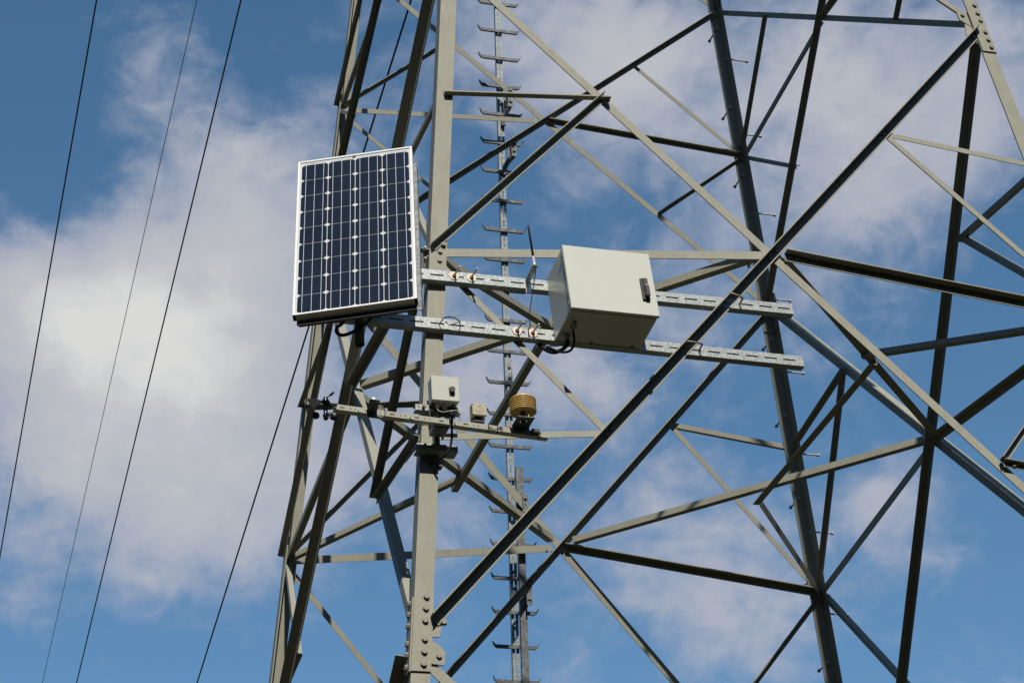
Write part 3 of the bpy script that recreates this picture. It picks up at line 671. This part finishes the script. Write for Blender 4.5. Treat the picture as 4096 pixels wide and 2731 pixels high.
for z in (6.96, 7.15): mb.box(V((-2.28, -2.14, z)), V((.03, 0, 0)), V((0, .065, 0)), V((0, 0, .02)))
mb.build('pole_bracket', MGD, sol)
mb = MB(); mb.tube(smoothpath([(-2.36, -2.22, 6.85), (-2.3789, -2.17, 6.7889), (-2.4038, -2.16, 6.7656), (-2.4073, -2.16, 6.7376), (-2.3861, -2.16, 6.7243), (-2.3553, -2.16, 6.7325), (-2.3087, -2.16, 6.7614), (-2.2614, -2.155, 6.8079), (-2.2217, -2.12, 6.8631), (-2.19, -2.075, 6.895)]), .0085, 10); mb.build('cable', MBLK, sol)

# ------------------------------------------------------------------ instrument mounting on the near leg
brk = thing('instrument_bracket', 'galvanised channel bracket clamped around the near leg under the junction box', 'bracket', (-1.93, -2.08, 6.19))
def chan(name, x0, x1, y, z, h, dep, parent, m=MG, hol=None):
    mb = MB(); L = x1-x0; a = V((x0, y, z-h/2)); t = .003
    mb.plate(a, X, Z, -Y, L, h, hol or [], t)
    for s in (0, 1): mb.box((x0+L/2, y+dep/2+t/2, z-h/2+t/2+s*(h-t)), X*(L/2), Y*(dep/2-t/2), Z*(t/2))
    return mb.build(name, m, parent)
chan('channel', -2.0225, -1.80, -2.100, 6.409, .030, .045, brk, MG, [(.012, .020, .012, .019), (.038, .053, .012, .019)])
chan('channel', -2.0300, -1.8330, -2.130, 6.188, .033, .075, brk, MG, [(.028, .040, .013, .019), (.055, .066, .013, .019), (.12, .133, .014, .018), (.145, .153, .014, .018)])
mb = MB(); mb.box((-1.926, -2.092, 6.29), X*.013, Y*.018, Z*.098); mb.build('upright', MGD, brk)
mb = MB(); mb.box((-1.930, -2.165, 6.262), X*.036, Y*.048, Z*.013); mb.build('outrigger', MGD, brk)
for p in ((-1.985, -2.100, 6.408), (-1.993, -2.130, 6.192), (-1.900, -2.130, 6.186)):
    mb = MB(); mb.cyl(V(p), V(p)-Y*.022, .0045, n=8); mb.cyl(V(p), V(p)-Y*.008, .0085, n=6, smooth=False); mb.build('clamp_bolt', MRUST, brk)
mb = MB(); mb.tube([(-2.062, -2.03, 6.15), (-2.045, -2.10, 6.165), (-2.035, -2.12, 6.175)], .004, 8); mb.build('clamp_hook', MSTL, brk)

jb = thing('junction_box', 'small light grey junction box with a dark round lock on the near leg', 'junction box', (-1.8917, -2.1356, 6.4809))
w, d, h = .1358, .0712, .1291
mb = MB(); mb.box((0, .0085, 0), X*(w/2-.002), Y*(d/2-.0085), Z*(h/2-.003), .002); mb.build('body', MCAB, jb, local=True)
mb = MB(); mb.box((0, -d/2+.0075, 0), X*(w/2), Y*.0075, Z*(h/2), .0025); jd = mb.build('door', MCAB, jb, local=True)
lx_, lz_ = .030, -.012
mb = MB(); mb.box((lx_, -d/2-.0025, lz_-.002), X*.0145, Y*.002, Z*.021, .002); lk = mb.build('lock', MDGR, jd, local=True)
mb = MB(); mb.cyl((lx_, -d/2-.004, lz_+.003), (lx_, -d/2-.018, lz_+.003), .0140, n=8, smooth=False); mb.build('knob', MDGR, lk, local=True)
mb = MB(); mb.tube([(lx_-.012, -d/2-.008, lz_-.004), (lx_-.014, -d/2-.006, lz_-.014), (lx_-.013, -d/2-.005, lz_-.030)], .0010, 6); mb.build('key_wire', MSTL, lk, local=True)
zb = -h/2
mb = MB(); mb.poly([V((x, .031, z)) for x, z in ((-.066, zb+.03), (.066, zb+.03), (.066, zb-.005), (.058, zb-.022), (.058, zb-.055), (-.066, zb-.055))], -Y, .003); mb.build('base_plate', MDGR, jb, local=True)
for x, z in ((-.0545, zb-.0245), (.0437, zb-.0295)):  # pale round discs on the base plate
    mb = MB(); mb.cyl((x, .0279, z), (x, .0262, z), .0088, n=20); mb.build('plate_disc', MALU, jb, local=True)
for x, r in ((-.034, .0115), (.001, .0115)):
    mb = MB(); mb.lathe([(r*1.1, 0), (r*1.1, -.006), (r, -.008), (r, -.020), (r*.7, -.027), (.002, -.028)], (x, .000, zb+.003), Z, 16); mb.build('cable_gland', MGLD, jb, local=True)
for x in (-.052, .045):
    mb = MB(); mb.box((x, .010, zb-.004), X*.007, Y*.012, Z*.006); mb.build('foot', MDGR, jb, local=True)
mb = MB(); mb.tube(smoothpath([(-1.8907, -2.136, 6.392), (-1.905, -2.19, 6.355), (-1.9000, -2.272, 6.300), (-1.8945, -2.268, 6.272), (-1.8834, -2.22, 6.245), (-1.8805, -2.20, 6.2038), (-1.8915, -2.20, 6.155), (-1.9139, -2.19, 6.118), (-1.945, -2.12, 6.112), (-1.96, -2.06, 6.13)]), .0058, 10); mb.build('cable', MBLK, jb)
mb = MB(); mb.tube(smoothpath([(-1.9257, -2.136, 6.385), (-1.9400, -2.20, 6.345), (-1.9263, -2.235, 6.3201), (-1.9034, -2.262, 6.313), (-1.8779, -2.262, 6.319), (-1.857, -2.250, 6.322), (-1.8435, -2.215, 6.314), (-1.83, -2.19, 6.28)]), .0022, 8); mb.build('sensor_cable', MALU, jb)

barA, barB = V((-2.4465, -2.2703, 6.2846)), V((-1.413, -2.229, 6.2449))
bar = thing('instrument_bar', 'long thin beige slotted bar carrying the weather instruments', 'instrument bar', barA)
bdx = (barB-barA).normalized(); bu = orth(bdx, V((0, -.1, 1))); bn = bdx.cross(bu)
if bn.y > 0: bn = -bn
L = (barB-barA).length; hh = .0255; hol = []
x = .024
while x < L-.05:
    hol.append((x, x+.022, .0095, .0150)); 
    if x+.085 < L: hol.append((x+.048, x+.0535, .0095, .0150)); hol.append((x+.070, x+.0755, .0095, .0150))
    x += .118
mb = MB(); mb.plate(barA-bu*(hh/2), bdx, bu, bn, L, hh, hol, .003)
bh = [(a+.01, a+.0155, .020, .0255) for a in [.03+.059*i for i in range(17)]]
mb.plate(barA-bu*(hh/2)-bn*.003, bdx, -bn, -bu, L, .044, bh, .003)
mc_ = barA.lerp(barB, .5)
mb.box(mc_+bu*(hh/2-.0015)-bn*.025, bdx*(L/2), bn*.0219, bu*.0015)
mb.box(mc_-bn*.0455, bdx*(L/2), bn*.0014, bu*(hh/2-.0032))
mb.build('bar', MALU, bar)
for i, s in enumerate((.115, .36, .575)):
    c = barA+bdx*s; mb = MB(); mb.cyl(c-bu*.004, c-bu*.004+bn*.012, .006, n=6, smooth=False); mb.cyl(c, c+bn*.02-bu*.02, .003, n=8); mb.build('fixing_bolt', MSTL, bar)
for s in (.735, .78, .985):
    c = barA+bdx*s; mb = MB(); mb.tube([c+bu*(hh/2+.002), c+bn*.004, c-bu*(hh/2+.003)+bn*.004, c-bu*(hh/2+.004)-bn*.02], .002, 6); mb.tube([c-bu*.016+bn*.004, c-bu*.03+bn*.006+bdx*.004], .002, 6); mb.build('cable_tie', MBLK, bar)
mb = MB(); s = .77
mb.tube(smoothpath([barA+bdx*.735-bu*.01+bn*.006, barA+bdx*.76-bu*.014+bn*.012, barA+bdx*.79-bu*.002+bn*.012, barA+bdx*.80+bu*.004+bn*.008, barA+bdx*.785+bu*.006+bn*.005]), .0022, 8); mb.tube(smoothpath([barA+bdx*.95-bu*.002+bn*.01, barA+bdx*.972+bu*.006+bn*.014, barA+bdx*.99+bn*.01, barA+bdx*.975-bu*.008+bn*.006]), .0022, 8); mb.build('cable', MBLK, bar)

# anemometer at the left end of the bar
an = thing('anemometer', 'black wind sensor with three cups and a vane at the bar end', 'wind sensor', (-2.4956, -2.30, 6.20))
ac = V((-2.4956, -2.300, 0))
mb = MB(); mb.lathe([(.0, 6.309), (.010, 6.309), (.0135, 6.303), (.0145, 6.296), (.0145, 6.290), (.021, 6.288), (.021, 6.282), (.013, 6.280), (.0125, 6.252), (.0105, 6.250), (.0095, 6.226), (.014, 6.222), (.0145, 6.216), (.010, 6.212), (.012, 6.206), (.010, 6.199), (.004, 6.194), (.0, 6.193)], ac, Z, 24); mb.build('body', MBGL, an)
mb = MB(); q = [(-2.5788, 6.2975), (-2.5513, 6.3012), (-2.535, 6.297), (-2.512, 6.292), (-2.508, 6.288), (-2.5287, 6.268), (-2.5537, 6.2472), (-2.566, 6.268), (-2.5788, 6.284)]
mb.poly([V((x, -2.300, z)) for x, z in q], -Y, .0025); mb.tube([(-2.512, -2.301, 6.292), (-2.495, -2.301, 6.305), (-2.4893, -2.303, 6.3098), (-2.476, -2.315, 6.316)], .0028, 8)
mb.lathe([(.0, 0), (.005, .004), (.0062, .012), (.0045, .026), (.0, .030)], (-2.480, -2.312, 6.3135), V((.021, -.008, .0185)), 12); mb.build('vane', MBLK, an)
for p, ax in (((-2.5435, -2.307, 6.210), (-.10, -.93, -.30)), ((-2.4700, -2.278, 6.230), (-.4, .8, -.2)), ((-2.4620, -2.322, 6.200), (.25, .80, -.25))):
    mb = MB(); ax = V(ax).normalized(); pr = []
    for i in range(9):
        t = math.radians(90*i/8); pr.append((.0165*math.cos(t), -.0165*math.sin(t)))
    pi_ = [(r*.92, hh2*.92) for r, hh2 in pr][::-1]
    mb.lathe([(.0175, .001)]+pr+pi_+[(.0155, .001), (.0175, .001)], p, ax, 24); cu = mb.build('cup', MBGL, an)
    mb = MB(); c = V((-2.4956, -2.300, 6.205)); e = V(p)-ax*.008; mb.tube([c, c.lerp(e, .9)], .0017, 6); mb.build('cup_arm', MSTL, an)
mb = MB(); mb.box((-2.470, -2.285, 6.284), X*.030, Y*.006, Z*.006); mb.build('mounting_arm', MBLK, an)

# silver sensor on its bracket
ps = thing('light_sensor', 'small silver capped sensor on a metal bracket left of the near leg', 'sensor', (-2.274, -2.285, 6.27))
mb = MB(); mb.poly([(-2.2982, -2.268, 6.2760), (-2.2497, -2.266, 6.2740), (-2.2609, -2.383, 6.2740), (-2.3079, -2.385, 6.2760)], Z, .0025)
mb.poly([(-2.2982, -2.2705, 6.2755), (-2.2497, -2.2685, 6.2735), (-2.2497, -2.2685, 6.243), (-2.2982, -2.2705, 6.245)], -Y, .0025); mb.build('bracket', MGD, ps)
mb = MB(); mb.lathe([(.0155, 0), (.0155, .009), (.012, .016), (.006, .020), (.0, .021)], (-2.2870, -2.362, 6.2780), Z, 24); mb.build('cap', MSTL, ps)
mb = MB(); mb.tube(smoothpath([(-2.268, -2.33, 6.272), (-2.235, -2.32, 6.278), (-2.216, -2.29, 6.262), (-2.226, -2.275, 6.248), (-2.25, -2.272, 6.252)]), .0022, 8); mb.build('cable', MALU, ps)
for y in (-2.30, -2.335):
    mb = MB(); mb.cyl((-2.276, y, 6.2745), (-2.276, y, 6.2715), .004, n=8); mb.build('screw', MDGR, ps)

# beige sensor box
sb = thing('sensor_box', 'small beige square sensor box with printed front between junction box and yellow shield', 'sensor box', (-1.7535, -2.2245, 6.3443))
w, d, h = .0672, .0489, .0616
mb = MB(); mb.box((0, 0, 0), X*(w/2), Y*(d/2), Z*(h/2), .0015); mb.build('case', MBEI, sb, local=True)
for x in (-1, 1):
    for z in (-1, 1):
        mb = MB(); mb.lathe([(.0034, 0), (.0034, .001), (.002, .0024), (.0, .0028)], (x*(w/2-.004), -d/2, z*(h/2-.004)), -Y, 12); mb.build('screw', MSTL, sb, local=True)
yf = -d/2-.0004
mb = MB()
for q in ([(-.003, .022), (.006, .026), (.003, .012)], [(-.0145, .015), (-.001, .0105), (-.0075, .006)], [(.0045, .0095), (.012, .004), (.0115, -.004)]):
    mb.add([V((x+.002, yf, z)) for x, z in q], [(0, 1, 2)])
mb.build('emblem', MINK, sb, local=True)
def text(body, size, x, z):
    cu = bpy.data.curves.new('lettering', 'FONT'); cu.body = body; cu.size = size; cu.align_x = 'CENTER'; cu.extrude = .0001
    o = bpy.data.objects.new('lettering', cu); dg = bpy.context.evaluated_depsgraph_get()
    COL.objects.link(o); dg.update(); me = bpy.data.meshes.new_from_object(o.evaluated_get(dg)); bpy.data.objects.remove(o)
    me.materials.clear(); me.materials.append(MINK)
    t = bpy.data.objects.new('lettering', me); COL.objects.link(t); t.parent = sb; t.location = (x, yf-.0001, z); t.rotation_euler = (math.pi/2, 0, 0)
text('METEOROLOGICAL  SENSOR', .0040, .001, -.0115); mb = MB()
for x0_, zz, hh_, ws in ((-.010, -.0172, .0011, (.004, .003, .004, .002, .004)), (-.0165, -.0250, .0007, (.003, .005, .004, .006, .003, .005, .004))):
    x = x0_
    for q in ws: mb.add([V((x, yf, zz-hh_)), V((x+q, yf, zz-hh_)), V((x+q, yf, zz+hh_)), V((x, yf, zz+hh_))], [(0, 1, 2, 3)]); x += q+.0009
mb.build('small_print', MINK, sb, local=True)
mb = MB(); mb.box((0, d/2+.002, -.020), X*(w/2+.001), Y*.0018, Z*(h/2+.016)); mb.build('back_plate', MALU, sb, local=True)
for x in (-.012, .010):
    mb = MB(); mb.lathe([(.0075, 0), (.0075, -.008), (.006, -.012), (.0, -.012)], (x, -.002, -h/2), Z, 14); mb.build('cable_gland', MBLK, sb, local=True)
mb = MB(); mb.lathe([(.0, .006), (.0042, .004), (.0042, -.004), (.0, -.006)], (.024, -.006, -h/2-.016), X, 12); mb.build('terminal', MBLU, sb, local=True)
mb = MB(); mb.box((0, .006, -h/2-.018), X*(w/2-.006), Y*.013, Z*.008); mb.build('clamp_block', MDGR, sb, local=True)

# ribbed radiation shield
rs = thing('radiation_shield', 'yellowed ribbed round radiation shield on a small plate at the bar end', 'radiation shield', (-1.5535, -2.285, 6.279))
mb = MB(); zb, zt = 6.3225, 6.3940; nr_ = 7; pr = [(.0, zb+.006), (.040, zb+.006), (.050, zb+.004), (.0565, zb)]
st = (zt-zb)/nr_
for i in range(nr_):
    a = zb+i*st
    pr += [(.0605, a), (.0630, a+st*.12), (.0635, a+st*.30), (.0625, a+st*.50), (.0585, a+st*.66), (.0520, a+st*.74), (.0500, a+st*.999)]
pr += [(.052, zt+.004), (.0, zt+.006)]
mb.lathe(pr, V((-1.5525, -2.285, 0)), Z, 48); mb.build('shield_stack', MYEL, rs)
mb = MB()
mb.plate(V((-1.5960, -2.336, 6.2785)), X, Y, Z, .084, .104, [(.0265, .0575, .036, .066)], .003)
mb.poly([(-1.5960, -2.2375, 6.276), (-1.512, -2.2345, 6.2745), (-1.512, -2.2345, 6.238), (-1.596, -2.2375, 6.241)], -Y, .003); mb.build('bracket', MGD, rs)
mb = MB(); mb.cyl((-1.5540, -2.285, 6.268), (-1.5530, -2.285, 6.330), .0125, n=16); mb.cyl((-1.5540, -2.285, 6.266), (-1.5540, -2.285, 6.276), .0145, n=6, smooth=False); mb.build('stem', MDGR, rs)
mb = MB(); mb.cyl((-1.538, -2.320, 6.278), (-1.538, -2.320, 6.318), .0035, n=10); mb.build('probe', MYEL, rs)
mb = MB(); mb.box((-1.487, -2.245, 6.252), X*.018, Y*.012, Z*.008); mb.build('clamp_block', MDGR, rs)

# earth clamp and loose wire loop
ec = thing('earth_clamp', 'small metal earth clamp with a shiny bolt on the near leg edge below bracket', 'clamp', (-1.9134, -2.08, 6.105))
mb = MB(); mb.box((-1.915, -2.098, 6.108), X*.009, Y*.022, Z*.012); mb.build('jaw', MDGR, ec)
mb = MB(); mb.cyl((-1.9134, -2.105, 6.120), (-1.9134, -2.105, 6.134), .0045, n=10); mb.cyl((-1.9134, -2.105, 6.128), (-1.9134, -2.105, 6.134), .006, n=6, smooth=False); mb.build('clamp_bolt', MSTL, ec)
nl, ul, dl = rlo[3], rlo[4], rlo[2]
el = thing('earth_lead', 'black wire loop with green tail tied to the lower rail', 'wire', (-1.82, -2.05, 6.92))
mb = MB(); mb.tube(smoothpath([(-1.8713, -2.040, 6.9011), (-1.8665, -2.066, 6.9080), (-1.8565, -2.0764, 6.9176), (-1.8313, -2.0806, 6.9245), (-1.803, -2.0796, 6.9221), (-1.7787, -2.0687, 6.9094), (-1.7666, -2.036, 6.9001)]), .0026, 8); mb.build('wire_loop', MBLK, el)
mb = MB(); mb.tube(smoothpath([(-1.8400, -2.048, 6.9421), (-1.8212, -2.060, 6.9343), (-1.7921, -2.058, 6.9477), (-1.7612, -2.050, 6.9614)]), .0018, 6); mb.build('green_wire', MGRN, el)
mb = MB(); mb.cyl((-1.8400, -2.05, 6.9440), (-1.8330, -2.055, 6.9380), .0034, n=8); mb.build('crimp', MBLU, el)
mb = MB(); mb.cyl((-1.8454, -2.03, 6.940), (-1.8454, -2.03, 6.956), .004, n=10); mb.cyl((-1.8454, -2.03, 6.950), (-1.8454, -2.03, 6.957), .0065, n=6, smooth=False); mb.build('screw', MSTL, el)
lb = thing('leg_clamp', 'dark bent steel clamp on the near leg behind the panel edge above the rails', 'clamp', (-1.91, -1.95, 7.30))
mb = MB(); mb.plate(V((-1.955, -1.930, 7.285)), X, Z, -Y, .058, .085, [(.030, .037, .055, .062)], .004); mb.box((-1.930, -1.95, 7.28), X*.022, Y*.018, Z*.030); mb.build('plate', MDGR, lb)
mb = MB(); mb.cyl((-1.905, -1.93, 7.385), (-1.905, -1.965, 7.385), .006, n=6, smooth=False); mb.build('clamp_bolt', MSTL, lb)
mb = MB(); mb.cyl((-1.912, -1.95, 7.31), (-1.912, -1.985, 7.31), .005, n=6, smooth=False); mb.build('clamp_bolt', MSTL, lb)

# ------------------------------------------------------------------ overhead conductors
WD = V((-.0095, .9829, -.184))
for (p, q, r, lab) in (((-1.24, 24.41, 29.09), (-1.38, 43.58, 25.50), .0165, 'leftmost of the dark overhead conductors at the left edge'),
                       ((3.51, 43.68, 44.50), (2.98, 83.66, 37.03), .0120, 'thinnest dark overhead wire between the two thicker ones'),
                       ((1.55, 23.97, 29.20), (1.30, 49.71, 24.38), .0165, 'dark overhead conductor third from the left, right of the thin wire'),
                       ((1.78, 11.81, 19.99), (1.64, 29.06, 16.75), .0140, 'dark overhead conductor passing behind the solar panel')):
    p, q = V(p), V(q); d = (q-p).normalized(); Ls = (q-p).length
    pts = []
    for i in range(-12, 37):
        s = i/12.0; pts.append(p+d*(s*Ls)+V((0, 0, 1))*(.0016*Ls*s*(s-1)))
    mb = MB(); mb.tube(pts, r, 8); o = mb.build('power_line', MWIRE, None, origin=p)
    tag(o, lab, 'power line', 'overhead conductors')
